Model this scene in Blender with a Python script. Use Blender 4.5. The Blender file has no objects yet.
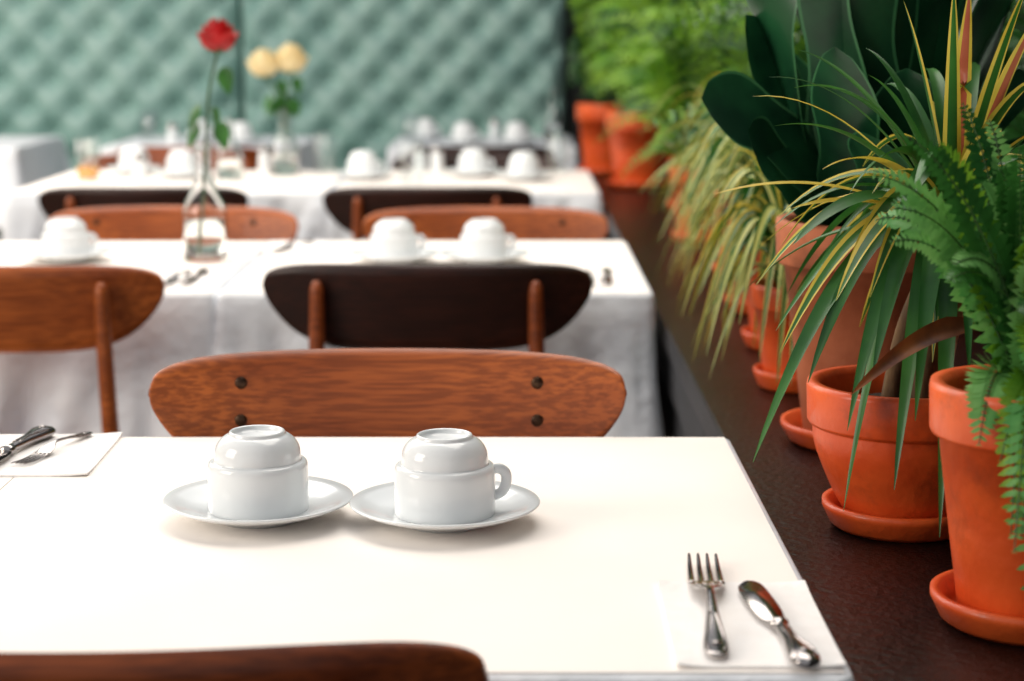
import bpy, math, random
from mathutils import Vector, Matrix
R=random.Random(7)
S=bpy.context.scene
try:
    S.view_settings.view_transform='Standard'
except Exception: pass
COL=S.collection

# ---------------------------------------------------------------- materials
def lin(r,g,b):
    f=lambda c:(c/255/12.92) if c/255<=.04045 else ((c/255+.055)/1.055)**2.4
    return (f(r),f(g),f(b),1)
def mat(name,c1,c2=None,rough=.5,metal=0,scale=20,stretch=(1,1,1),bump=0,bscale=None,bdist=.01,spec=.5,coat=0,trans=0,ior=1.5,detail=4,lo=.35,hi=.65,transl=0,stain=None):
    m=bpy.data.materials.new(name); m.use_nodes=True
    nt=m.node_tree; b=nt.nodes['Principled BSDF']
    b.inputs['Roughness'].default_value=rough; b.inputs['Metallic'].default_value=metal
    b.inputs['Specular IOR Level'].default_value=spec; b.inputs['Coat Weight'].default_value=coat
    b.inputs['Transmission Weight'].default_value=trans; b.inputs['IOR'].default_value=ior
    b.inputs['Base Color'].default_value=c1
    tc=nt.nodes.new('ShaderNodeTexCoord'); mp=nt.nodes.new('ShaderNodeMapping')
    mp.inputs['Scale'].default_value=stretch; nt.links.new(tc.outputs['Object'],mp.inputs[0])
    if c2:
        n=nt.nodes.new('ShaderNodeTexNoise'); n.inputs['Scale'].default_value=scale; n.inputs['Detail'].default_value=detail
        nt.links.new(mp.outputs[0],n.inputs['Vector'])
        r=nt.nodes.new('ShaderNodeValToRGB'); r.color_ramp.elements[0].color=c1; r.color_ramp.elements[1].color=c2
        r.color_ramp.elements[0].position=lo; r.color_ramp.elements[1].position=hi
        nt.links.new(n.outputs['Fac'],r.inputs[0]); out=r.outputs[0]
        if stain:
            n3=nt.nodes.new('ShaderNodeTexNoise'); n3.inputs['Scale'].default_value=stain[1]; n3.inputs['Detail'].default_value=9; n3.inputs['Roughness'].default_value=.65
            nt.links.new(mp.outputs[0],n3.inputs['Vector'])
            r3=nt.nodes.new('ShaderNodeMapRange'); r3.inputs[1].default_value=.52; r3.inputs[2].default_value=.66; r3.inputs[4].default_value=stain[2]
            nt.links.new(n3.outputs['Fac'],r3.inputs[0]); mx=nt.nodes.new('ShaderNodeMix'); mx.data_type='RGBA'
            nt.links.new(r3.outputs[0],mx.inputs[0]); nt.links.new(out,mx.inputs[6]); mx.inputs[7].default_value=stain[0]; out=mx.outputs[2]
        nt.links.new(out,b.inputs['Base Color'])
        if transl:
            t=nt.nodes.new('ShaderNodeBsdfTranslucent'); nt.links.new(out,t.inputs[0])
            mx=nt.nodes.new('ShaderNodeMixShader'); mx.inputs[0].default_value=transl
            nt.links.new(b.outputs[0],mx.inputs[1]); nt.links.new(t.outputs[0],mx.inputs[2])
            nt.links.new(mx.outputs[0],nt.nodes['Material Output'].inputs[0])
    if bump:
        n2=nt.nodes.new('ShaderNodeTexNoise'); n2.inputs['Scale'].default_value=bscale or scale; n2.inputs['Detail'].default_value=5
        nt.links.new(mp.outputs[0],n2.inputs['Vector'])
        bp=nt.nodes.new('ShaderNodeBump'); bp.inputs['Strength'].default_value=bump; bp.inputs['Distance'].default_value=bdist
        nt.links.new(n2.outputs['Fac'],bp.inputs['Height']); nt.links.new(bp.outputs[0],b.inputs['Normal'])
    return m
def wood(name,c1,c2,c3):
    """stained wood: broad figure + fine dark pores running along local X"""
    m=mat(name,c1,c2,rough=.40,scale=2.2,stretch=(1.3,9,9),bump=.05,bscale=12,coat=.08,detail=6,lo=.3,hi=.7,spec=.35)
    nt=m.node_tree; b=nt.nodes['Principled BSDF']; tc=nt.nodes['Texture Coordinate'] 
    mp=nt.nodes.new('ShaderNodeMapping'); mp.inputs['Scale'].default_value=(7,160,160); nt.links.new(tc.outputs['Object'],mp.inputs[0])
    n=nt.nodes.new('ShaderNodeTexNoise'); n.inputs['Scale'].default_value=1.6; n.inputs['Detail'].default_value=6; nt.links.new(mp.outputs[0],n.inputs['Vector'])
    r=nt.nodes.new('ShaderNodeValToRGB'); r.color_ramp.elements[0].position=.42; r.color_ramp.elements[1].position=.60
    r.color_ramp.elements[0].color=(1,1,1,1); r.color_ramp.elements[1].color=(0,0,0,1); nt.links.new(n.outputs['Fac'],r.inputs[0])
    mx=nt.nodes.new('ShaderNodeMix'); mx.data_type='RGBA'
    src=b.inputs['Base Color'].links[0].from_socket
    mul=nt.nodes.new('ShaderNodeMath'); mul.operation='MULTIPLY'; mul.inputs[1].default_value=.6; nt.links.new(r.outputs[0],mul.inputs[0])
    nt.links.new(mul.outputs[0],mx.inputs[0]); nt.links.new(src,mx.inputs[6]); mx.inputs[7].default_value=c3
    nt.links.new(mx.outputs[2],b.inputs['Base Color']); return m
M={}
M['cloth']=mat('tablecloth_linen',lin(218,223,231),lin(234,237,241),rough=.85,scale=6,bump=.8,bscale=6,bdist=.03)
M['paper']=mat('paper_white',lin(251,243,236),lin(253,247,241),rough=.7,scale=4,bump=.35,bscale=3.2,bdist=.016)
M['napkin']=mat('napkin_paper',lin(250,246,243),lin(253,250,248),rough=.8,scale=60,bump=.1,bscale=80)
M['china']=mat('porcelain',lin(229,233,235),lin(235,239,241),rough=.16,scale=3,coat=.3)
M['steel']=mat('cutlery_steel',lin(150,145,145),lin(190,185,182),rough=.16,metal=1,scale=12)
M['screw']=mat('screw_dark_brass',lin(50,34,26),lin(80,58,40),rough=.35,metal=.8,scale=80)
M['wood_o']=wood('wood_teak',lin(150,74,30),lin(196,106,48),lin(104,46,18))
M['wood_m']=wood('wood_walnut',lin(126,58,24),lin(170,86,38),lin(78,32,14))
M['wood_d']=wood('wood_dark_walnut',lin(38,17,11),lin(64,30,19),lin(22,10,7))
M['tmetal']=mat('table_base_iron',lin(30,28,28),lin(44,42,42),rough=.5,metal=.6,scale=30)
M['ledge']=mat('ledge_dark_lacquer',lin(12,7,7),lin(27,17,16),rough=.32,scale=60,bump=.22,bscale=130,spec=.32,detail=8)
M['ledge_s']=mat('ledge_side_paint',lin(34,34,36),lin(56,56,60),rough=.5,scale=9,bump=.05)
M['leather']=mat('leather_teal',lin(126,163,156),lin(146,180,172),rough=.38,scale=5,bump=.12,bscale=90,spec=.6)
M['button']=mat('leather_button',lin(66,98,94),lin(80,112,106),rough=.45,scale=40)
M['walld']=mat('wall_dark_paint',lin(12,17,17),lin(21,26,24),rough=.8,scale=3)
M['wallc']=mat('wall_cream_paint',lin(196,186,170),lin(206,196,182),rough=.85,scale=3)
M['floor']=mat('floor_dark_boards',lin(52,36,28),lin(78,56,42),rough=.45,scale=3,stretch=(8,.7,1),bump=.08,detail=7)
M['terra']=mat('terracotta',lin(206,74,26),lin(234,102,42),rough=.42,scale=9,bump=.15,bscale=60,detail=7,spec=.45,coat=.08,stain=(lin(150,62,32),16,.55))
M['terra_b']=mat('terracotta_brown',lin(150,80,50),lin(194,114,78),rough=.65,scale=8,bump=.15,bscale=60,detail=8,spec=.3,stain=(lin(104,64,44),10,.7))
M['soil']=mat('potting_soil',lin(28,18,12),lin(58,42,30),rough=.95,scale=90,bump=.9,bscale=120)
M['g_dark']=mat('leaf_deep_green',lin(10,46,29),lin(30,82,48),rough=.34,scale=14,transl=.12)
M['g_edge']=mat('leaf_pale_edge',lin(46,104,66),lin(70,126,78),rough=.4,scale=9,transl=.12)
M['g_mid']=mat('leaf_green',lin(28,80,32),lin(62,122,48),rough=.38,scale=12,transl=.25)
M['g_light']=mat('leaf_light_green',lin(84,156,76),lin(140,196,108),rough=.5,scale=20,transl=.3)
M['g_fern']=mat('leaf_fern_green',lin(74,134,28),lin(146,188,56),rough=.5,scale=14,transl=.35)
M['g_ferndk']=mat('leaf_fern_dark',lin(20,58,24),lin(54,104,40),rough=.5,scale=14,transl=.25)  # darker fern green, mixed in at random frond by frond
M['y_leaf']=mat('leaf_yellow',lin(206,178,54),lin(230,210,96),rough=.42,scale=14,transl=.3)
M['c_leaf']=mat('leaf_cream',lin(186,194,96),lin(222,220,140),rough=.45,scale=14,transl=.3)
M['pink']=mat('leaf_reddish_stripe',lin(176,80,60),lin(206,120,90),rough=.45,scale=14,transl=.2)
M['dead']=mat('leaf_dead_brown',lin(72,32,20),lin(140,82,40),rough=.55,scale=25,transl=.1)
M['bark']=mat('stem_bark',lin(70,50,32),lin(126,96,62),rough=.85,scale=40,stretch=(1,1,.3),bump=.6)
M['stem']=mat('flower_stem_green',lin(40,74,34),lin(66,104,48),rough=.5,scale=20)
M['rose_r']=mat('rose_petal_red',lin(160,4,10),lin(214,16,20),rough=.5,scale=30,transl=.15)
M['rose_c']=mat('rose_petal_cream',lin(238,216,160),lin(248,234,192),rough=.5,scale=30,transl=.2)
M['juice']=mat('orange_juice',lin(240,150,20),lin(246,170,40),rough=.2,scale=9)
M['glass']=mat('clear_glass',(1,1,1,1),None,rough=.02,trans=1,ior=1.45)
M['water']=mat('water_clear',(.95,.99,.97,1),None,rough=0,trans=1,ior=1.33)
def thin():
    m=bpy.data.materials.new('thin_glass'); m.use_nodes=True; nt=m.node_tree
    t=nt.nodes.new('ShaderNodeBsdfTransparent'); t.inputs[0].default_value=(.96,.975,.975,1)
    g=nt.nodes.new('ShaderNodeBsdfGlossy'); g.inputs['Roughness'].default_value=.08
    mx=nt.nodes.new('ShaderNodeMixShader'); mx.inputs[0].default_value=.09; nt.links.new(t.outputs[0],mx.inputs[1]); nt.links.new(g.outputs[0],mx.inputs[2])
    nt.links.new(mx.outputs[0],nt.nodes['Material Output'].inputs[0]); return m
M['thin']=thin()

# ---------------------------------------------------------------- mesh helpers
class Acc:
    def __init__(s): s.v=[];s.f=[];s.m=[]
    def add(s,v,f,m=0):
        o=len(s.v); s.v+= [tuple(p) for p in v]; s.f+=[tuple(i+o for i in q) for q in f]; s.m+=[m]*len(f)
def mk(name,acc,mats,smooth=True,parent=None,loc=(0,0,0),rot=0,scale=(1,1,1),bevel=0):
    me=bpy.data.meshes.new(name); me.from_pydata(acc.v,[],acc.f); 
    for m in mats: me.materials.append(M[m])
    me.polygons.foreach_set('material_index',acc.m)
    me.polygons.foreach_set('use_smooth',[smooth]*len(acc.f)); me.update()
    o=bpy.data.objects.new(name,me); COL.objects.link(o)
    o.location=loc; o.rotation_euler=(0,0,rot); o.scale=scale
    if parent: o.parent=parent
    if bevel:
        b=o.modifiers.new('bev','BEVEL'); b.width=bevel; b.segments=3; b.limit_method='ANGLE'
    return o
def empty(name,loc=(0,0,0),rot=0,scale=(1,1,1)):
    e=bpy.data.objects.new(name,None); COL.objects.link(e); e.empty_display_size=.1
    e.location=loc; e.rotation_euler=(0,0,rot); e.scale=scale; return e
def box(acc,x0,x1,y0,y1,z0,z1,m=0):
    v=[(x0,y0,z0),(x1,y0,z0),(x1,y1,z0),(x0,y1,z0),(x0,y0,z1),(x1,y0,z1),(x1,y1,z1),(x0,y1,z1)]
    acc.add(v,[(0,3,2,1),(4,5,6,7),(0,1,5,4),(1,2,6,5),(2,3,7,6),(3,0,4,7)],m)
def lathe(acc,prof,n=48,m=0,c=(0,0,0)):
    v=[];f=[]
    for r,z in prof:
        for i in range(n):
            a=2*math.pi*i/n; v.append((c[0]+r*math.cos(a),c[1]+r*math.sin(a),c[2]+z))
    for j in range(len(prof)-1):
        for i in range(n):
            k=(i+1)%n; f.append((j*n+i,j*n+k,(j+1)*n+k,(j+1)*n+i))
    if prof[0][0]>1e-5: f.append(tuple(range(n))[::-1])
    if prof[-1][0]>1e-5: f.append(tuple((len(prof)-1)*n+i for i in range(n)))
    acc.add(v,f,m)
def sweep(acc,pts,wh,up=(0,0,1),n=12,m=0):
    pts=[Vector(p) for p in pts]; v=[];f=[]; up=Vector(up)
    for i,p in enumerate(pts):
        d=(pts[min(i+1,len(pts)-1)]-pts[max(i-1,0)]).normalized()
        s=d.cross(up)
        if s.length<1e-4: s=d.cross(Vector((1,0,0)))
        s.normalize(); u=s.cross(d)
        w,h=wh[i] if isinstance(wh[i],tuple) else (wh[i],wh[i])
        for k in range(n):
            a=2*math.pi*k/n; v.append(p+s*w*math.cos(a)+u*h*math.sin(a))
    for j in range(len(pts)-1):
        for k in range(n):
            q=(k+1)%n; f.append((j*n+k,j*n+q,(j+1)*n+q,(j+1)*n+k))
    f.append(tuple(range(n))[::-1]); f.append(tuple((len(pts)-1)*n+i for i in range(n)))
    acc.add(v,f,m)
def cr(P,n=6):
    """catmull-rom through tuples"""
    out=[];L=len(P)
    for i in range(L-1):
        p0=P[max(i-1,0)];p1=P[i];p2=P[i+1];p3=P[min(i+2,L-1)]
        for k in range(n):
            t=k/n
            out.append(tuple(.5*((2*b)+(c-a)*t+(2*a-5*b+4*c-d)*t*t+(3*b-a-3*c+d)*t**3) for a,b,c,d in zip(p0,p1,p2,p3)))
    out.append(tuple(P[-1])); return out

# ---------------------------------------------------------------- room
a=Acc(); box(a,-3.6,1.0,-1.5,7.35,-.05,0); mk('floor',a,['floor'],False)
a=Acc(); box(a,-3.6,1.0,7.2,7.32,0,3.0); mk('wall_back',a,['walld'],False)
a=Acc(); box(a,.86,.98,-1.5,7.2,0,3.0); mk('wall_right',a,['walld'],False)
a=Acc(); box(a,-3.7,-3.6,-1.5,7.32,0,3.0); mk('wall_left',a,['wallc'],False)

# plant ledge
a=Acc(); box(a,.222,.855,.3,7.1,.675,.71,0)
box(a,.240,.855,.32,7.1,0.0,.675,1)
box(a,.232,.242,.32,7.1,.60,.665,1); box(a,.232,.242,.32,7.1,.0,.1,1)
for i in range(8): box(a,.232,.242,.4+i*.9,.47+i*.9,.1,.60,1)
mk('plant_ledge',a,['ledge','ledge_s'],False,bevel=.004)

# button-tufted banquette panels (staggered buttons, soft puffed diamonds)
def tuft(x0,x1,z0,z1,name):
    e=empty(name,(0,0,0))
    nx=int((x1-x0)/.01); nz=int((z1-z0)/.01); A=(x1-x0)/6.5; B=.098
    ac=Acc(); v=[];f=[]
    bt=[]
    J=int((z1-z0)/B)
    for j in range(-1,J+2):
        for i in range(-1,8): bt.append((x0+A*(i+(.25 if j%2 else .75)),z0+B*(j+.5)))
    for j in range(nz+1):
        for i in range(nx+1):
            x=x0+(x1-x0)*i/nx; z=z0+(z1-z0)*j/nz
            jj=(z-z0)/B-.5; d=9
            for jr in (math.floor(jj)-1,math.floor(jj),math.floor(jj)+1,math.floor(jj)+2):
                off=.25 if jr%2 else .75; u=(x-x0)/A-off; d=min(d,math.hypot((u-round(u))*A,(jj-jr)*B))
            p=(x-x0)/A-.75; q=jj/2
            f1=abs(math.sin(math.pi*(p+q))); f2=abs(math.sin(math.pi*(p-q)))
            h=.050*(1-math.exp(-(d/.036)**1.3))+.012*(min(f1,1)**.6*min(f2,1)**.6)
            edge=min(x-x0,x1-x,z1-z)/.05; edge=max(0,min(1,edge)); h=max(h,0)*edge**.5
            v.append((x,7.15-.02*edge**.5-h,z))
    for j in range(nz):
        for i in range(nx):
            q=j*(nx+1)+i; f.append((q,q+1,q+nx+2,q+nx+1))
    ac.add(v,f); box(ac,x0,x1,7.15,7.195,z0,z1)
    mk('tufted_leather',ac,['leather'],parent=e)
    ac=Acc()
    for x,z in bt:
            if x0+.03<x<x1-.03 and z0+.02<z<z1-.03:
                pr=[(0.0001,-.006),(.008,-.004),(.013,0),(.008,.005),(0.0001,.007)]
                n=10; vv=[];ff=[]
                for r,h in pr:
                    for k in range(n):
                        an=2*math.pi*k/n; vv.append((x+r*math.cos(an),7.128-h,z+r*math.sin(an)))
                for q in range(4):
                    for k in range(n):
                        ff.append((q*n+k,q*n+(k+1)%n,(q+1)*n+(k+1)%n,(q+1)*n+k))
                ac.add(vv,ff)
    mk('buttons',ac,['button'],parent=e)
for x0 in (-3.5,-2.265,-1.03):
    tuft(x0+.006,x0+1.229,.5,1.75,'tufted_wall_panel')
e=empty('banquette_bench')
a=Acc(); box(a,-3.5,.20,6.76,7.05,.36,.48); mk('seat_cushion',a,['leather'],False,parent=e,bevel=.03)
a=Acc(); box(a,-3.5,.20,6.80,7.05,0,.36); mk('plinth',a,['ledge_s'],False,parent=e)

# ---------------------------------------------------------------- tables
def tablecloth(x0,x1,y0,y1,hang=.25,seed=0,amp=1.0):
    rr=random.Random(seed); rad=.012; N=90
    cs=[(x1-rad,y0+rad,-90),(x1-rad,y1-rad,0),(x0+rad,y1-rad,90),(x0+rad,y0+rad,180)]
    pts=[]
    for ci,(cx,cy,a0) in enumerate(cs):
        for k in range(7):
            an=math.radians(a0+90*k/6); pts.append((cx+rad*math.cos(an),cy+rad*math.sin(an),math.cos(an),math.sin(an),1.0))
        nx,ny,na=cs[(ci+1)%4]; an=math.radians(a0+90)
        sx,sy=cx+rad*math.cos(an),cy+rad*math.sin(an); tx,ty=nx+rad*math.cos(math.radians(na)),ny+rad*math.sin(math.radians(na))
        for k in range(1,N):
            t=k/N; m_=min(t,1-t)
            pts.append((sx+(tx-sx)*t,sy+(ty-sy)*t,math.cos(an),math.sin(an),1.0*math.exp(-(m_/.06)**2)-1.1*math.exp(-((m_-.13)/.035)**2)))
    L=0;arc=[0]
    for i in range(1,len(pts)):
        L+=math.hypot(pts[i][0]-pts[i-1][0],pts[i][1]-pts[i-1][1]); arc.append(L)
    K=2*math.pi/L; ph=[rr.uniform(0,6.28) for _ in range(8)]; fr=[rr.choice([13,14,16]),rr.choice([25,27]),rr.choice([43,47])]
    n=len(pts); v=[];f=[]
    rings=[(-.02,.750,0),(-.002,.750,0),(0,.7485,0),(.0012,.744,0)]+[(.002,.744-(hang-.006)*t,t) for t in [i/18 for i in range(1,19)]]
    for off,z,t in rings:
        for i,(x,y,nx,ny,c) in enumerate(pts):
            s=min(abs(ny)*1.0+abs(nx)*.14,1); q=arc[i]+t*.09*math.sin(ph[5]+arc[i]*K*5)
            a1=math.sin(K*fr[0]*q+ph[0]); w=(a1*abs(a1)**.6+.55*math.sin(K*fr[1]*q+ph[1])*(.5+.5*math.sin(K*3*q+ph[6]))+.28*math.sin(K*fr[2]*q+ph[2]))
            d=off+ t**.75*s*(.024*amp+.0185*amp*w)+ t**.7*c*.017*s
            v.append((x+nx*d,y+ny*d,z-(.010*math.sin(arc[i]*K*4+ph[3])*t)))
    for j in range(len(rings)-1):
        for i in range(n):
            k=(i+1)%n; f.append((j*n+i,j*n+k,(j+1)*n+k,(j+1)*n+i)) 
    f=[q[::-1] for q in f]
    f.append(tuple(range(n)))
    a=Acc(); a.add(v,f); o=mk('tablecloth',a,['cloth'])
    return o
def table(x0,x1,y0,y1):
    e=empty('dining_table',((x0+x1)/2,(y0+y1)/2,0))
    w=(x1-x0)/2-.008; d=(y1-y0)/2-.008
    a=Acc(); box(a,-w,w,-d,d,.722,.745); mk('top',a,['wood_m'],False,parent=e,bevel=.004)
    a=Acc()
    for s in (-1,1):
        X=s*(w-.055); box(a,X-.02,X+.02,-.02,.02,.03,.70); box(a,X-.02,X+.02,-.2,.2,0,.03); box(a,X-.02,X+.02,-.2,.2,.70,.722)
    mk('trestle_base',a,['tmetal'],False,parent=e,bevel=.003)
T=[(-.432,.208,1.075,1.745),(-1.085,-.436,1.075,1.75),(-.432,.208,2.70,3.39),(-1.085,-.438,2.70,3.38),
   (-.432,.208,4.37,5.06),(-1.19,-.440,4.37,5.05),(-.40,.208,6.03,6.66),(-1.33,-.69,6.03,6.66),(-2.25,-1.60,6.03,6.66),]
for i,t in enumerate(T):
    table(*t); tablecloth(*t,seed=i+3,amp=.6 if i<2 else 1)
def slab(name,m,x0,x1,y0,y1,z0,z1,rot=0,curl=0):
    cx,cy=(x0+x1)/2,(y0+y1)/2; a=Acc(); n=10; v=[];f=[]
    for lay in (0,1):
        for j in range(n+1):
            for i in range(n+1):
                z=(z1 if lay else z0)+curl*max(0,abs(i/n-.5)*2-.7)*max(0,abs(j/n-.5)*2-.7)*10
                v.append((x0-cx+(x1-x0)*i/n,y0-cy+(y1-y0)*j/n,z))
    K=(n+1)**2
    for j in range(n):
        for i in range(n):
            q=j*(n+1)+i; f.append((q,q+n+1,q+n+2,q+1)); f.append((K+q,K+q+1,K+q+n+2,K+q+n+1))
    for i in range(n):
        f.append((i,i+1,K+i+1,K+i)); q=n*(n+1)+i; f.append((q+1,q,K+q,K+q+1))
        q=i*(n+1); f.append((q+n+1,q,K+q,K+q+n+1)); q=q+n; f.append((q,q+n+1,K+q+n+1,K+q))
    a.add(v,f); return mk(name,a,[m],False,loc=(cx,cy,0),rot=rot)
slab('paper_table_cover','paper',-.4335,.203,1.083,1.738,.7503,.7515)
slab('paper_table_cover','paper',-1.08,-.4345,1.085,1.742,.7503,.7515)
for (x0,x1,y0,y1) in T[2:6]:
    slab('paper_table_cover','paper',x0+.006,x1-.006,y0+.01,y1-.01,.7503,.7515)

# ---------------------------------------------------------------- chairs
def chair(x,y,facing,wood,sz=1.0,rot=0,post=None):
    """origin on floor under rear of backrest; local +Y is the sitter's direction"""
    post=post or wood
    e=empty('dining_chair',(x,y,0),(0 if facing>0 else math.pi)+rot,(1,1,sz))
    hw=.2325; zt=.812; zh=.126
    top=[(0,0),(.3,.001),(.55,.006),(.76,.026),(.88,.062),(.95,.11),(.985,.17),(1,.28)]
    bot=[(0,1),(.3,1.0),(.5,.985),(.66,.93),(.78,.83),(.87,.70),(.94,.55),(.985,.41),(1,.28)]
    def itp(T,u):
        for (a,b),(c,d) in zip(T,T[1:]):
            if u<=c:
                t=(u-a)/(c-a) if c>a else 0; return b+(d-b)*t
        return T[-1][1]
    top=cr(top,4);bot=cr(bot,4)
    a=Acc(); v=[];f=[]; nu=72;nv=14; th=.0065
    us=[math.sin(math.pi/2*(2*i/nu-1)) for i in range(nu+1)]
    for side in (0,1):
        for i,u in enumerate(us):
            au=min(abs(u),.9995); t0=itp(top,au);b0=itp(bot,au)
            if i in(0,nu): t0,b0=.25,.31
            for j in range(nv+1):
                s=j/nv; vv=t0+(b0-t0)*s
                ed=min(1,min(s,1-s)*zh*max(b0-t0,.02)/.006, (1-au)*hw/.004+.25)
                hth=th*math.sqrt(max(0,1-(1-ed)**2))
                yy=.042*u*u+.022*vv
                v.append((u*hw, yy+(hth if side else -hth), zt-vv*zh))
    K=(nu+1)*(nv+1)
    for i in range(nu):
        for j in range(nv):
            q=i*(nv+1)+j; f.append((q,q+1,q+nv+2,q+nv+1)); f.append((K+q,K+q+nv+1,K+q+nv+2,K+q+1))
    for i in range(nu):
        q=i*(nv+1); f.append((q,q+nv+1,K+q+nv+1,K+q)); q+=nv; f.append((q+nv+1,q,K+q,K+q+nv+1))
    for j in range(nv):
        q=j; f.append((q+1,q,K+q,K+q+1)); q=nu*(nv+1)+j; f.append((q,q+1,K+q+1,K+q))
    a.add(v,f); mk('backrest',a,[wood],parent=e)
    a=Acc(); v=[];f=[]; n=48; 
    def sq(an,rx,ry,p=3.2):
        c,s=math.cos(an),math.sin(an); r=1/((abs(c)**p+abs(s)**p)**(1/p)); return c*r*rx,s*r*ry
    rings=[(.0,.452),(.5,.451),(.85,.456),(.97,.460),(1,.455),(.99,.446),(.9,.440),(0,.438)]
    for sc,z in rings:
        for k in range(n):
            px,py=sq(2*math.pi*k/n,.195*max(sc,.001),.178*max(sc,.001)); px*=1+.10*(py/.178)
            v.append((px,.195+py,z))
    for j in range(len(rings)-1):
        for k in range(n):
            q=(k+1)%n; f.append((j*n+k,(j+1)*n+k,(j+1)*n+q,j*n+q))
    a.add(v,f); mk('seat',a,[wood],parent=e)
    a=Acc()
    for s in (-1,1):
        p=cr([(s*.172,-.02,0),(s*.165,.008,.22),(s*.160,.022,.42),(s*.156,.010,.60),(s*.1525,.006,.73),(s*.152,.003,.788)],5)
        rad=[.010+.003*math.sin(math.pi*min(1,i/(len(p)-1)*1.05)) for i in range(len(p))]; rad[-1]=.005;rad[-2]=.009
        sweep(a,p,[(r*.95,r) for r in rad],up=(0,1,0),n=12)
    mk('rear_posts',a,[post],parent=e)
    a=Acc()
    for s in (-1,1):
        p=[(s*.165,.335,0),(s*.16,.33,.2),(s*.15,.32,.44)]
        sweep(a,cr(p,4),[.009+.006*i/8 for i in range(9)],up=(0,1,0),n=12)
    for s in (-1,1): sweep(a,[(s*.157,.02,.41),(s*.152,.325,.41)],[(.009,.018)]*2,n=10)
    sweep(a,[(-.15,.322,.41),(.15,.322,.41)],[(.009,.018)]*2,n=10); sweep(a,[(-.157,.022,.41),(.157,.022,.41)],[(.009,.018)]*2,n=10)
    mk('legs_and_rails',a,[post],parent=e)
    a=Acc()
    for s in (-1,1):
        for vv in (.235,.52):
            X=s*.146; Y=.042*(X/hw)**2+.022*vv+.0068; Z=zt-vv*zh
            nn=14; v=[];f=[]
            for r,h in ((.0062,-.002),(.0062,.0006),(.0048,.0018),(0.0001,.0022)):
                for k in range(nn):
                    an=2*math.pi*k/nn; v.append((X+r*math.cos(an),Y+h,Z+r*math.sin(an)))
            for q in range(3):
                for k in range(nn): f.append((q*nn+k,(q+1)*nn+k,(q+1)*nn+(k+1)%nn,q*nn+(k+1)%nn))
            a.add(v,f)
    mk('screws',a,['screw'],parent=e)
    return e
chair(-.245,.975,1,'wood_m',.987,rot=.02)
chair(-.121,1.826,-1,'wood_o',1.013)
chair(-.119,2.55,1,'wood_d',1.003,post='wood_m')
chair(-.722,2.55,1,'wood_o',1.0)
chair(-.050,3.55,-1,'wood_o',.983)
chair(-.628,3.48,-1,'wood_o',.993)
chair(-.186,4.06,1,'wood_d',.975,post='wood_m')
chair(-.815,4.06,1,'wood_d',.975,post='wood_m')
chair(-.10,5.20,-1,'wood_d',.97)
chair(-.96,5.20,-1,'wood_m',.97)
chair(-.10,5.75,1,'wood_d',.95)
chair(-1.0,5.75,1,'wood_m',.95)

# ---------------------------------------------------------------- crockery
Z0=.7516
def saucer(x,y,z=Z0,s=1,nm='saucer'):
    a=Acc()
    p=[(.0001,.0035),(.026,.0035),(.028,0),(.032,0),(.034,.0035),(.055,.0085),(.068,.0132),(.0745,.0163),(.0753,.0173),(.0745,.0182),(.066,.0158),(.054,.0115),(.043,.0085),(.040,.0086),(.0375,.0068),(.0001,.0066)]
    lathe(a,p,72); return mk(nm,a,['china'],loc=(x,y,z),scale=(s,s,s))
def cup(x,y,z=Z0+.0068,rot=0,s=1):
    a=Acc()
    o=cr([(.0388,0),(.0396,.0008),(.0398,.010),(.0398,.032),(.0392,.0385),(.0372,.0408),(.0352,.0412),(.0345,.0425),(.0342,.046),(.0330,.052),(.0298,.0575),(.0255,.0610),(.0228,.0622),(.0220,.0642),(.0208,.0650),(.0192,.0642),(.0186,.0622),(.016,.0605),(.008,.0592),(.0001,.059)],3)
    inn=cr([(.0001,.054),(.02,.053),(.030,.046),(.0315,.039),(.036,.032),(.0366,.008),(.0372,.0006),(.0388,0)],3)
    lathe(a,inn[:-1]+o,64)
    h=cr([(.037,0,.036),(.043,0,.0365),(.0478,0,.033),(.0485,0,.026),(.046,0,.019),(.041,0,.0155),(.037,0,.015)],5)
    sweep(a,h,[(.0042,.0026)]*len(h),up=(0,1,0),n=12)
    return mk('coffee_cup',a,['china'],loc=(x,y,z),rot=rot,scale=(s,s,s))
for (x,y,r) in [(-.202,1.441,1.9),(-.053,1.428,.05),(-.195,3.06,0),(-.046,3.06,0),(-.742,3.08,0),(-.38,4.75,0),(-.10,4.84,0),(.03,4.72,1),(-.85,4.80,2),
                (-.16,6.2,0),(.015,6.2,0),(-1.06,6.35,0),(-.9,6.2,2),(-.30,6.45,0),(-1.0,4.93,1)]:
    saucer(x,y,Z0 if y<5.5 else .7502); cup(x,y,(Z0 if y<5.5 else .7502)+.0069,r)

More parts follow.
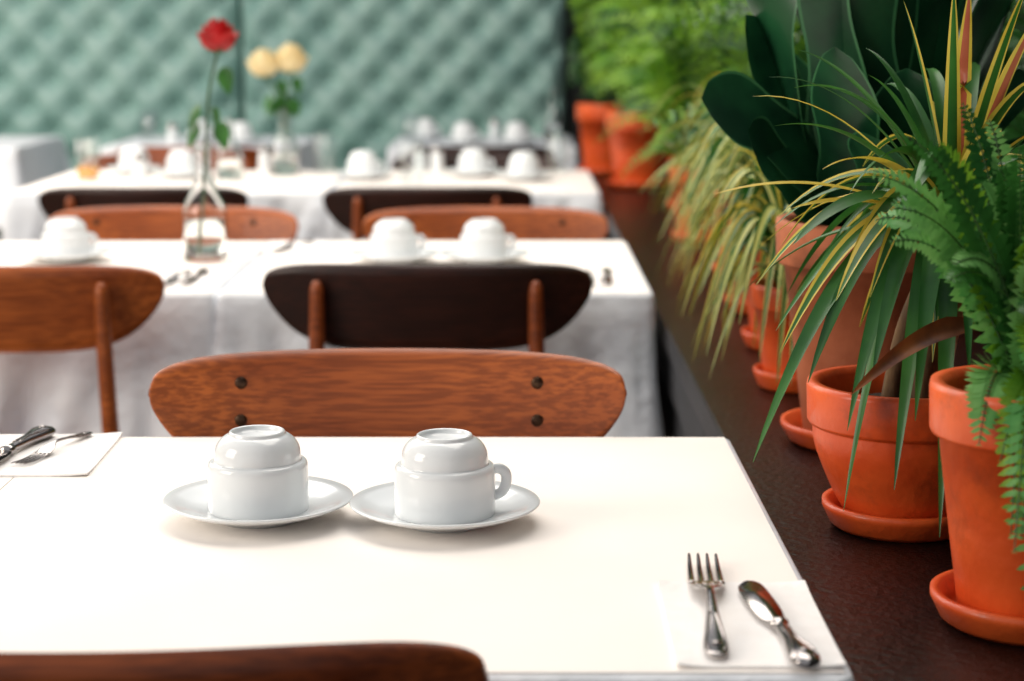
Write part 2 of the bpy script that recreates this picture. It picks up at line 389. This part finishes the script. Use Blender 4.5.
# cutlery
def place(o,tip,end,z):
    d=Vector((tip[0]-end[0],tip[1]-end[1])); o.location=(end[0],end[1],z); o.rotation_euler=(0,0,math.atan2(d.y,d.x)-math.pi/2)
def fork(tip,end,z,k=None):
    L=math.hypot(tip[0]-end[0],tip[1]-end[1]); s=L/.205 if k is None else k
    a=Acc()
    P=[(0,0,.004),(0,.004,.004),(0,.018,.0042),(0,.038,.006),(0,.065,.010),(0,.092,.0125),(0,.106,.0118),(0,.116,.0098),(0,.130,.0062),(0,.142,.0045)]
    Wd=[(.003,.001),(.0062,.0015),(.0075,.0017),(.0058,.0018),(.0036,.0019),(.0028,.0020),(.0036,.0016),(.0085,.0012),(.0112,.0011),(.0114,.0010)]
    pp=cr([p+w for p,w in zip(P,Wd)],4)
    sweep(a,[q[:3] for q in pp],[(q[3],q[4]) for q in pp],n=14)
    for i in range(4):
        X=(i-1.5)*.0064
        t=cr([(X,.139,.0047,.0025),(X,.155,.0032,.0022),(X*.98,.180,.0030,.0018),(X*.96,.202,.0048,.0012),(X*.96,.206,.0053,.0005)],3)
        sweep(a,[q[:3] for q in t],[(q[3],min(q[3],.0011)) for q in t],n=8)
    for sgn in (-1,1):
        b=cr([(sgn*.0045,.006,.0054),(sgn*.0058,.018,.0056),(sgn*.0040,.038,.0076),(sgn*.0015,.06,.0110)],4); sweep(a,b,[.0009]*len(b),n=6)
    lathe(a,[(.0001,0),(.0028,.0003),(.0024,.0012),(.0001,.0018)],12,c=(0,.016,.0056))
    o=mk('fork',a,['steel']); place(o,tip,end,z); o.scale=(s,s,s); return o
def knife(tip,end,z):
    L=math.hypot(tip[0]-end[0],tip[1]-end[1]); s=L/.19
    a=Acc()
    q=cr([(0,0,.0052,.003,.002),(0,.004,.0054,.0085,.0044),(0,.014,.0058,.0108,.0056),(0,.030,.0058,.0092,.0052),(0,.050,.0056,.0064,.0046),(0,.070,.0054,.0054,.0042),(0,.082,.0054,.0050,.0040),(0,.086,.0054,.0072,.0050),(0,.090,.0054,.0072,.0050),(0,.093,.0053,.0050,.0030)],4)
    sweep(a,[p[:3] for p in q],[(p[3],p[4]) for p in q],n=16)
    for sgn in (-1,1):
        b=cr([(sgn*.006,.008,.0095),(sgn*.0075,.018,.0096),(sgn*.0045,.032,.0103),(sgn*.002,.05,.0098),(sgn*.003,.07,.0090)],4); sweep(a,b,[.0010]*len(b),n=6)
    lathe(a,[(.0001,0),(.0036,.0006),(.003,.0022),(.0001,.003)],12,c=(0,.015,.0098))
    edge=cr([(-.0050,.090),(-.0092,.100),(-.0118,.12),(-.0124,.15),(-.0114,.172),(-.0080,.184),(-.001,.190),(.0045,.188),(.0082,.180),(.0092,.16),(.0088,.12),(.0068,.10),(.0050,.090)],3)
    n=len(edge); v=[(x,y,.0046 if x<-.004 else .0040) for x,y in edge]+[(x,y,.0054 if x<-.004 else .0066) for x,y in edge]
    f=[tuple(range(n)),tuple(range(n,2*n))[::-1]]+[(i,n+i,n+i+1,i+1) for i in range(n-1)]
    a.add(v,f)
    o=mk('table_knife',a,['steel']); place(o,tip,end,z); o.scale=(s,s,s); return o
slab('paper_napkin','napkin',.102,.205,1.088,1.262,.7517,.7535,rot=-.01,curl=.002)
slab('paper_napkin','napkin',-.535,-.372,1.578,1.742,.7517,.7535,rot=.02,curl=.002)
fork((.139,1.313),(.1265,1.096),.7536); knife((.164,1.246),(.180,1.076),.7536)
fork((-.437,1.612),(-.403,1.738),.7536,.66); knife((-.478,1.550),(-.442,1.738),.7536)
slab('paper_napkin','napkin',.075,.19,2.76,2.93,.7517,.7535); fork((.115,2.78),(.12,2.92),.7536,.8); knife((.14,2.77),(.15,2.92),.7536)
slab('paper_napkin','napkin',-.56,-.452,2.76,2.93,.7517,.7535); fork((-.52,2.78),(-.51,2.92),.7536,.8); knife((-.495,2.77),(-.485,2.92),.7536)
slab('paper_napkin','napkin',-.44,-.33,3.2,3.36,.7517,.7535)
fork((-.40,3.22),(-.36,3.34),.7536,.8)

# ---------------------------------------------------------------- vases & flowers
def bottle(acc,h,r,m=0,t=.0022):
    o=cr([(r*.92,0),(r,.004),(r,h*.36),(r*.93,h*.46),(r*.55,h*.62),(r*.40,h*.74),(r*.38,h*.93),(r*.46,h*.955),(r*.46,h)],4)
    i=[(max(a-t,.001),z if z>.006 else .006) for a,z in o][::-1]
    lathe(acc,[(.0001,0)]+o+i+[(.0001,.006)],40,m)
def rose(acc,c,R0,m,rr):
    """layered cupped petals around a bud"""
    for ring,(cnt,rad,h,flare) in enumerate([(3,.24,1.12,-.3),(4,.44,1.12,-.2),(5,.64,1.04,-.08),(6,.84,.90,.05),(6,.96,.70,.22)]):
        for i in range(cnt):
            an=2*math.pi*i/cnt+ring*.9+rr.uniform(-.15,.15); n=7; v=[];f=[]; H=R0*1.75*h; half=math.pi/cnt*1.35
            for j in range(n+1):
                t=j/n; prof=math.sin(min(1,t*1.6)*math.pi/2)**.6
                for k in range(n+1):
                    s=(k/n-.5)*2; rr_=R0*rad*(.18+.82*prof)*(1+flare*t**3)
                    a2=an+s*half*(.55+.45*math.sin(math.pi*min(1,t*.85+.1)))
                    z=H*t*(1-.16*s*s)-.2*H*max(0,flare)*t**4
                    v.append((c[0]+rr_*math.cos(a2),c[1]+rr_*math.sin(a2),c[2]+z))
            for j in range(n):
                for k in range(n): q=j*(n+1)+k; f.append((q,q+1,q+n+2,q+n+1))
            acc.add(v,f,m)
def flat_leaf(acc,base,tip,w,m,arch=.0,cup=.2,n=8,prof=None,side=None):
    base=Vector(base);tip=Vector(tip);mid=(base+tip)/2+Vector((0,0,arch)); v=[];f=[]
    for i in range(n+1):
        t=i/n; p=base*(1-t)**2+mid*2*t*(1-t)+tip*t*t; d=(mid-base)*(1-t)+(tip-mid)*t; d.normalize()
        s=Vector(side) if side else d.cross(Vector((0,0,1)))
        if s.length<.05: s=Vector((1,.3,0))
        s=(s-d*s.dot(d)).normalized(); u=s.cross(d); ww=w*(prof(t) if prof else math.sin(math.pi*(t**.8))**.8)+.0002
        v+=[p-s*ww+u*ww*cup,p-s*ww*.5+u*ww*cup*.3,p,p+s*ww*.5+u*ww*cup*.3,p+s*ww+u*ww*cup]
    for i in range(n):
        for k in range(4): f.append((i*5+k,i*5+k+1,i*5+k+6,i*5+k+5))
    acc.add(v,f,m)
def vase(x,y,z,h,r,flowers,cm,water=.34,seed=1):
    e=empty('flower_vase' if flowers else 'glass_bottle',(x,y,z)); rr=random.Random(seed)
    a=Acc(); bottle(a,h,r); mk('bottle_body',a,['glass'],parent=e)
    a=Acc(); lathe(a,[(.0001,.0065),(r-.003,.0065),(r-.003,h*water),(.0001,h*water)],32); mk('water',a,['water'],parent=e)
    if flowers:
        a=Acc()
        for dx,dy,H,R0 in flowers:
            p=cr([(-dx*.3,-dy*.3,.012),(dx*.1,dy*.1,h*.8),(dx*.4,dy*.4,(h+H)/2),(dx,dy,H)],6); sweep(a,p,[.0026]*len(p),n=8,m=0,up=(0,1,0))
            rose(a,(dx,dy,H-.004),R0,1,rr)
            for k in range(5): an=k*1.256; flat_leaf(a,(dx,dy,H-.003),(dx+R0*.8*math.cos(an),dy+R0*.8*math.sin(an),H+.002),R0*.2,2,arch=-.006)
            for (f0,an,l) in ((.12,.3,.05),(.15,2.9,.05),(.35,3.3,.05),(.72,.1,.045),(.30,1.2,.05)):
                zz=h+(H-h)*f0; bx,by=dx*(.15+.6*f0),dy*(.15+.6*f0)
                ex,ey=bx+l*.3*math.cos(an),by+l*.3*math.sin(an)
                flat_leaf(a,(bx,by,zz),(ex,ey,zz+.014),.0010,0)
                flat_leaf(a,(ex,ey,zz+.012),(ex+l*.35*math.cos(an),ey-.005,zz-.032),.020,2,arch=.012,side=(math.cos(an)*.3,-.2,.0) if abs(math.cos(an))<.5 else (.6,-.5,.5))
        mk('rose_flowers',a,['stem',cm,'g_mid'],parent=e)
    return e
vase(-.514,3.10,Z0,.196,.0365,[(.030,0,.348,.0285)],'rose_r')
vase(-.595,4.88,Z0,.17,.038,[(-.050,.0,.258,.038),(.018,.02,.268,.040)],'rose_c')
vase(.138,6.35,.7502,.18,.03,[],'rose_c')
vase(-.72,4.75,Z0,.15,.034,[],'rose_c')
def tumbler_mesh():
    a=Acc(); lathe(a,[(.0001,0),(.026,0),(.028,.004),(.034,.105),(.0325,.105),(.0265,.006),(.0001,.006)],36); return a
e=empty('juice_glass',(-1.07,4.70,Z0)); mk('tumbler',tumbler_mesh(),['thin'],parent=e)
a=Acc(); lathe(a,[(.0001,.007),(.0262,.007),(.0278,.035),(.0001,.035)],32); mk('juice',a,['juice'],parent=e)
for (x,y,z) in ((-.25,4.62,Z0),(-.50,4.97,Z0),(-.33,6.15,.7502),(-1.22,6.3,.7502),(.12,4.92,Z0),(-.78,6.45,.7502)):
    mk('water_glass',tumbler_mesh(),['thin'],loc=(x,y,z))
# salt & pepper shakers on the further tables
def shaker(x,y,z):
    a=Acc(); lathe(a,[(.0001,0),(.018,0),(.019,.003),(.016,.05),(.015,.055)],28,0); lathe(a,[(.0155,.055),(.016,.057),(.0155,.066),(.010,.072),(.0001,.073)],28,1)
    mk('salt_shaker',a,['china','steel'],loc=(x,y,z))
for p in ((-.20,4.98,Z0),(-.245,4.99,Z0),(-.93,4.66,Z0),(-.06,6.45,.7502),(-1.12,6.16,.7502),(-.66,4.98,Z0)): shaker(*p)

# ---------------------------------------------------------------- potted plants
ZL=.7103
def pot(name,x,y,rt,rb,h,tm='terra',rs=None,band=.24,bowl=False,z=ZL,sm=None):
    e=empty(name,(x,y,z)); sh=.006
    rs=rs or rb*1.3
    a=Acc(); lathe(a,[(.0001,.0),(rs*.82,0),(rs*.90,.004),(rs*.985,.016),(rs,.018),(rs,.023),(rs-.006,.023),(rs*.9-.006,.009),(rs*.8,.006),(.0001,.006)],56); mk('drip_saucer',a,[sm or tm],parent=e)
    a=Acc(); hb=h*(1-band)
    if bowl: body=cr([(rb*.96,sh),(rb,sh+.004),(rb*1.30,sh+hb*.34),(rt*.90,sh+hb*.76),(rt*.93,sh+hb)],5)
    else: body=[(rb*.97,sh),(rb,sh+.004),(rb+(rt*.9-rb)*.5,sh+hb*.5),(rt*.9,sh+hb)]
    rim=[(rt*.965,sh+hb),(rt*.985,sh+hb+.003),(rt,sh+h-.005),(rt*.99,sh+h),(rt-.009,sh+h),(rt-.012,sh+h-.006),(rt*.86,sh+h-.03),(rt*.8,sh+h*.6),(.0001,sh+h*.6)]
    lathe(a,[(.0001,sh)]+body+rim,64); mk('pot',a,[tm],parent=e)
    a=Acc(); lathe(a,[(.0001,sh+h*.6),(rt*.82,sh+h*.6),(rt*.855,sh+h-.028),(rt*.5,sh+h-.018),(.0001,sh+h-.014)],32); mk('soil',a,['soil'],parent=e)
    return e,Vector((x,y,z)),sh+h-.02
def bez(a,b,c,n):
    a,b,c=Vector(a),Vector(b),Vector(c); return [a*(1-t)**2+b*2*t*(1-t)+c*t*t for t in [i/n for i in range(n+1)]]
def strap(acc,a,b,c,w,m,n=14,cup=.25,prof=None,roll=0,wave=0):
    """long strap leaf through bezier a,b,c ; m int or (center,edge)"""
    P=bez(a,b,c,n); v=[]; o=len(acc.v)
    for i,p in enumerate(P):
        t=i/n; d=(P[min(i+1,n)]-P[max(i-1,0)]).normalized(); s=d.cross(Vector((0,0,1)))
        if s.length<.1: s=Vector((1,.2,0))-d*d.x
        s.normalize(); u=s.cross(d).normalized()
        s,u=s*math.cos(roll)+u*math.sin(roll),u*math.cos(roll)-s*math.sin(roll)
        ww=w*(prof(t) if prof else min(1,(t+.12)*2.5)*(1-t**2.2)**.8)+.00025
        k1=1+wave*math.sin(t*17); k2=1+wave*math.sin(t*15+2)
        v+=[p-s*ww*k1+u*ww*cup,p-s*ww*.93*k1+u*ww*cup*.85,p,p+s*ww*.93*k2+u*ww*cup*.85,p+s*ww*k2+u*ww*cup] if wave else [p-s*ww+u*ww*cup,p-s*ww*.55+u*ww*cup*.3,p,p+s*ww*.55+u*ww*cup*.3,p+s*ww+u*ww*cup]
    acc.v+=[tuple(q) for q in v]
    for i in range(n):
        for k in range(4):
            acc.f.append(tuple(o+q for q in (i*5+k,i*5+k+1,i*5+k+6,i*5+k+5)))
            acc.m.append(m if isinstance(m,int) else (m[0] if k in (1,2) else m[1]))
def frond(acc,a,b,c,ll,m,stem_m,n=26,rr=R,lw=.28,up=(0,0,1)):
    P=bez(a,b,c,n); sweep(acc,P,[.0011*(1-.6*i/n) for i in range(n+1)],n=5,m=stem_m,up=(0,.3,1))
    for i in range(2,n+1):
        t=i/n; d=(P[min(i+1,n)]-P[i-1]).normalized(); s=d.cross(Vector(up)); 
        if s.length<.1: s=Vector((1,0,0))
        s.normalize(); l=ll*(min(1,.35+t*2.2))*(1-t**2.5)**.7+.002
        for sg in (-1,1):
            dr=(s*sg+d*.35+Vector((rr.uniform(-.12,.12),rr.uniform(-.12,.12),rr.uniform(-.25,.05)))).normalized()
            q=P[i]; pw=d; w=l*lw
            u=dr.cross(pw).normalized()*w*.25
            v=[q,q+dr*l*.25-pw*w*.5,q+dr*l*.62-pw*w*.46-u,q+dr*l-u*1.5,q+dr*l*.62+pw*w*.5-u,q+dr*l*.25+pw*w*.5]
            acc.add(v,[(0,1,2,4,5),(2,3,4)],m)

# --- front fern (pot 1)
e,o,zs=pot('potted_fern',.376,1.305,.076,.050,.172,'terra',.070,band=.22)
acc=Acc(); rr=random.Random(3); c0=Vector((.0,.0,zs))
tg=[(.250,1.30,1.040,.05),(.262,1.28,1.015,.05),(.29,1.27,1.06,.04),(.32,1.33,1.085,.04),(.345,1.27,1.06,.03),(.265,1.35,1.00,.06),(.30,1.25,.98,.05),(.345,1.22,.92,.05),
    (.338,1.22,.80,.09),(.350,1.215,.75,.12),(.362,1.21,.82,.09),(.372,1.20,.77,.10),(.330,1.225,.85,.07),(.345,1.215,.86,.07),(.355,1.20,.89,.06),(.36,1.19,.79,.08),(.35,1.2,.82,.09),(.368,1.19,.85,.08),
    (.39,1.25,1.08,.03),(.43,1.20,1.0,.05),(.43,1.25,.84,.1),(.48,1.31,.95,.08),(.46,1.37,1.03,.05),(.41,1.41,1.05,.05),(.345,1.25,1.0,.04),(.33,1.31,1.03,.03),(.36,1.22,.97,.04),(.385,1.2,.93,.05),(.34,1.22,.95,.05),(.36,1.24,1.03,.03)]
for (x,y,z,ar) in tg:
    for k in range(2):
        tp=Vector((x,y,z))+Vector([rr.uniform(-.02,.02) for _ in range(3)])*k*1.2-o
        b=c0+Vector((rr.uniform(-.02,.02),rr.uniform(-.02,.02),-.005)); mid=(b+tp)/2+Vector((0,0,ar+.03)); 
        if tp.z<zs: mid=b+(tp-b)*.62; mid.z=max(zs,b.z)+ar*.6+.03
        frond(acc,b,mid,tp,rr.uniform(.014,.024),rr.choice([0,0,1,3]),2,n=30,rr=rr,lw=rr.uniform(.34,.5),up=(rr.uniform(-.3,.3),-.8,.6))
mk('fronds',acc,['g_light','g_fern','stem','g_mid'],smooth=False,parent=e)

# --- dracaena / spider plant with long variegated leaves (pot 2)
e,o,zs=pot('potted_dracaena',.338,1.570,.084,.047,.122,'terra',.068,band=.30,bowl=True)
acc=Acc(); rr=random.Random(5); crown=Vector((.372,1.57,.985))-o
sweep(acc,cr([(.012,0,zs-.01),(.018,.0,zs+.05),(.028,-.004,crown.z-.03),tuple(crown)],6),[.011-.004*i/18 for i in range(19)],n=10,m=4,up=(0,1,0))
sweep(acc,cr([(-.012,.01,zs-.01),(0,.015,zs+.06),(.018,.01,crown.z-.05)],6),[.009-.003*i/12 for i in range(13)],n=10,m=4,up=(0,1,0))
sp=[((.160,1.47,1.008),.035,.0085,1),((.225,1.49,.995),.02,.010,1),((.190,1.43,.80),.13,.011,0),((.215,1.47,.88),.10,.010,2),((.26,1.41,.83),.14,.011,0),
    ((.25,1.47,1.09),.05,.006,0),((.235,1.55,1.12),.05,.005,0),((.325,1.57,1.16),.02,.009,2),((.375,1.55,1.17),.0,.010,3),((.42,1.55,1.13),.02,.011,2),((.43,1.52,1.16),.02,.010,3),((.40,1.47,1.17),.02,.009,2),
    ((.30,1.42,.78),.15,.011,0),((.33,1.39,.75),.16,.010,0),((.28,1.44,.93),.09,.010,2),((.29,1.53,1.10),.04,.006,0),((.23,1.59,.95),.10,.009,2),((.25,1.67,.90),.10,.009,0),
    ((.46,1.47,1.05),.07,.009,2),((.50,1.52,.98),.10,.009,0),((.48,1.59,.90),.12,.009,0),((.36,1.37,1.06),.05,.009,2),((.345,1.38,.88),.11,.010,0),((.40,1.39,1.02),.06,.010,2),((.31,1.65,1.12),.05,.006,0),
    ((.355,1.52,1.17),.0,.008,2),((.27,1.47,.75),.17,.010,0),((.20,1.51,.93),.09,.007,2),((.21,1.5,1.06),.05,.006,0),((.24,1.44,1.03),.05,.007,1),((.20,1.46,1.10),.06,.004,0),
    ((.22,1.45,.97),.06,.012,0),((.25,1.42,.93),.08,.013,2),((.235,1.45,.86),.12,.012,0),((.28,1.42,.87),.12,.012,0),((.31,1.40,.84),.13,.011,0)]
for tp,ar,w,m in sp:
    tp=Vector(tp)-o; mid=(crown+tp)/2+Vector((0,0,ar))
    strap(acc,crown+Vector((0,0,-.02)),mid,tp,w,[0,1,(0,1),(3,1)][m],n=18,roll=rr.uniform(-.3,.3))
for k in range(50):
    an=rr.uniform(0,6.28); l=rr.uniform(.10,.2); b=crown+Vector((0,0,rr.uniform(-.05,.02)))
    tp=b+Vector((l*math.cos(an),l*.8*math.sin(an),rr.uniform(-.14,.13))); strap(acc,b,(b+tp)/2+Vector((0,0,.07)),tp,rr.uniform(.005,.011),rr.choice([0,0,0,(0,1)]),n=14,roll=rr.uniform(-.5,.5))
strap(acc,Vector((.37,1.45,.905))-o,Vector((.32,1.42,.915))-o,Vector((.258,1.39,.862))-o,.009,2,n=14,cup=.6,roll=.9)
strap(acc,Vector((.385,1.54,.98))-o,Vector((.35,1.51,.9))-o,Vector((.352,1.50,.80))-o,.012,2,n=12,cup=.6,roll=.5)
mk('leaves',acc,['g_mid','y_leaf','dead','pink','bark'],parent=e)

# --- big broad-leaved plant (pot 3)
e,o,zs=pot('potted_philodendron',.365,1.90,.094,.060,.228,'terra_b',.084,band=.2,sm='terra')
acc=Acc(); c0=Vector((0,0,zs)); rr=random.Random(9)
wide=lambda t:(.22+.78*math.sin(math.pi/2*min(1,t*2.2)))*(1 if t<.72 else max(0,1-((t-.72)/.28)**2)**.5)+.01
bl=[((.27,1.84,1.05),(.182,1.80,1.070),.042,1.0),((.26,1.82,1.00),(.225,1.78,1.04),.034,1.2),((.25,1.90,1.10),(.250,1.87,1.23),.036,.2),((.30,1.86,1.10),(.275,1.83,1.27),.044,0),((.33,1.84,1.05),(.315,1.80,1.26),.046,-.2),((.36,1.86,1.10),(.355,1.82,1.28),.048,.2),
    ((.39,1.84,1.08),(.395,1.80,1.27),.050,0),((.42,1.86,1.06),(.44,1.82,1.28),.050,-.2),((.45,1.84,1.06),(.49,1.82,1.22),.050,.1),((.48,1.86,1.02),(.56,1.84,1.12),.048,0),((.34,1.92,1.08),(.32,1.94,1.34),.050,0),((.42,1.95,1.1),(.46,1.97,1.34),.050,0),((.29,1.92,1.04),(.235,1.90,1.15),.036,.9),
    ((.38,1.90,1.1),(.37,1.87,1.36),.052,.3),((.50,1.92,1.1),(.53,1.92,1.32),.050,0),((.33,1.80,.98),(.30,1.75,1.12),.036,.3),((.40,1.80,.98),(.37,1.76,1.10),.040,.2),((.45,1.80,.98),(.47,1.74,1.10),.042,-.2),((.36,1.78,.98),(.33,1.73,1.04),.034,.4),
    ((.31,1.95,1.0),(.27,1.97,1.12),.040,.5),((.52,1.85,1.0),(.60,1.82,1.05),.045,-.6)]
for b,t,w,ro in bl:
    bs=c0+Vector((rr.uniform(-.03,.03),rr.uniform(-.02,.02),-.01)); strap(acc,bs,Vector(b)-o,Vector(t)-o,w,(0,1),n=28,cup=.14,prof=wide,roll=ro,wave=.09)
mk('leaves',acc,['g_dark','g_edge'],parent=e)

# --- spider plants along the ledge
def spider(x,y,rt,rb,h,n,seed,lmin,lmax,mats=('g_mid','c_leaf','y_leaf'),bias=-.15,w=.0074,xmin=.215):
    e,o,zs=pot('potted_spider_plant',x,y,rt,rb,h,'terra',band=.24); acc=Acc(); rr=random.Random(seed)
    for k in range(n):
        an=rr.uniform(0,6.28); l=rr.uniform(lmin,lmax); cx=math.cos(an)+bias
        b=Vector((.02*math.cos(an),.02*math.sin(an),zs-.005))
        lift=rr.uniform(.04,.2); drop=rr.uniform(-.14,.14)
        X=max(cx*l,xmin-x+rr.uniform(0,.04))
        tp=Vector((X,math.sin(an)*l,max(zs+drop,.03)))
        strap(acc,b,Vector((X*.45,math.sin(an)*l*.45,zs+lift+max(drop,0)+.05)),tp,w*rr.uniform(.7,1.2),rr.choice([(0,1),(0,1),(1,0),0,(0,2)]),n=16,roll=rr.uniform(-.5,.5))
    mk('leaves',acc,list(mats),parent=e)
spider(.345,2.20,.060,.042,.12,80,15,.09,.17)
spider(.37,2.48,.066,.046,.14,100,11,.10,.20)
spider(.385,2.80,.068,.048,.15,100,12,.10,.21)
spider(.41,3.18,.07,.05,.16,80,13,.12,.22)
# --- ferns further back
def fern(x,y,rt,rb,h,n,seed,l0,l1,ll,mats,tm='terra',bias=-.2,top=.30,low=0,xmin=.16):
    e,o,zs=pot('potted_fern',x,y,rt,rb,h,tm,band=.24); acc=Acc(); rr=random.Random(seed)
    for k in range(n):
        an=rr.uniform(0,6.28); l=rr.uniform(l0,l1); cx=math.cos(an)+bias; hi=rr.uniform(low,top)
        b=Vector((.02*math.cos(an),.02*math.sin(an),zs-.005)); tp=Vector((max(cx*l,xmin-x),math.sin(an)*l,zs+hi-.02))
        if o.x+tp.x>.84: tp.x=.84-o.x
        frond(acc,b,Vector((cx*l*.4,math.sin(an)*l*.4,zs+hi+.12)),tp,ll*rr.uniform(.8,1.2),rr.choice([0,0,1]),2,n=20,rr=rr,lw=.36,up=(rr.uniform(-.4,.4),-.6,.7))
    mk('fronds',acc,list(mats)+['stem'],smooth=False,parent=e)
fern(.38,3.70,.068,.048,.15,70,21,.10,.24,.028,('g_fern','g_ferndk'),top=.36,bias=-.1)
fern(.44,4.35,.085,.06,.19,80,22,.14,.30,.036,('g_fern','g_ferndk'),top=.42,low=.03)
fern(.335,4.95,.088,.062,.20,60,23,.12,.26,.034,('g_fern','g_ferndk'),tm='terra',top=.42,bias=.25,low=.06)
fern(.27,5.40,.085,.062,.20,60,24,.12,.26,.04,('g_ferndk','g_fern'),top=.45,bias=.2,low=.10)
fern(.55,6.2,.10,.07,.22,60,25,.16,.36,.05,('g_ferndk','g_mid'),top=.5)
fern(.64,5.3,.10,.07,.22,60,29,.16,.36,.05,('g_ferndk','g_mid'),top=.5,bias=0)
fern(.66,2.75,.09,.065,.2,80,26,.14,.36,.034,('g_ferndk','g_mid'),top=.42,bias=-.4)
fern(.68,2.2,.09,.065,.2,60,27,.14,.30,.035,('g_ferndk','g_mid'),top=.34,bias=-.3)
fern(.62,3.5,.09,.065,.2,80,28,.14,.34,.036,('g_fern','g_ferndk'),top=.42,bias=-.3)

# ---------------------------------------------------------------- light
w=bpy.data.worlds.new('World'); S.world=w; w.use_nodes=True
bg=w.node_tree.nodes['Background']; bg.inputs[0].default_value=(.94,.96,1,1); bg.inputs[1].default_value=.52
def area(name,loc,target,size,sy,power,col):
    l=bpy.data.lights.new(name,'AREA'); l.shape='RECTANGLE'; l.size=size; l.size_y=sy; l.energy=power; l.color=col
    o=bpy.data.objects.new(name,l); COL.objects.link(o); o.location=loc
    o.rotation_euler=(Vector(target)-Vector(loc)).to_track_quat('-Z','Y').to_euler(); return o
area('skylight_lamp',(-.9,3.7,2.9),(-.3,3.3,.7),2.0,6.0,165,(1,.93,.84))
area('window_lamp',(-2.9,.6,1.9),(0,2.2,.8),1.4,1.6,66,(1,.91,.80))
area('window_lamp',(-3.2,5.2,1.8),(-1.0,6.6,.9),1.2,1.4,22,(1,.93,.84))

# ---------------------------------------------------------------- camera
cam=bpy.data.cameras.new('camera'); co=bpy.data.objects.new('camera',cam); COL.objects.link(co); S.camera=co
th=math.atan(315.5/1860)
co.location=(0,0,1.14); co.rotation_euler=(math.pi/2-th,0,0)
cam.sensor_width=36; cam.lens=36*1860/1024; cam.clip_start=.05
cam.dof.use_dof=True; cam.dof.focus_distance=1.52; cam.dof.aperture_fstop=5.2
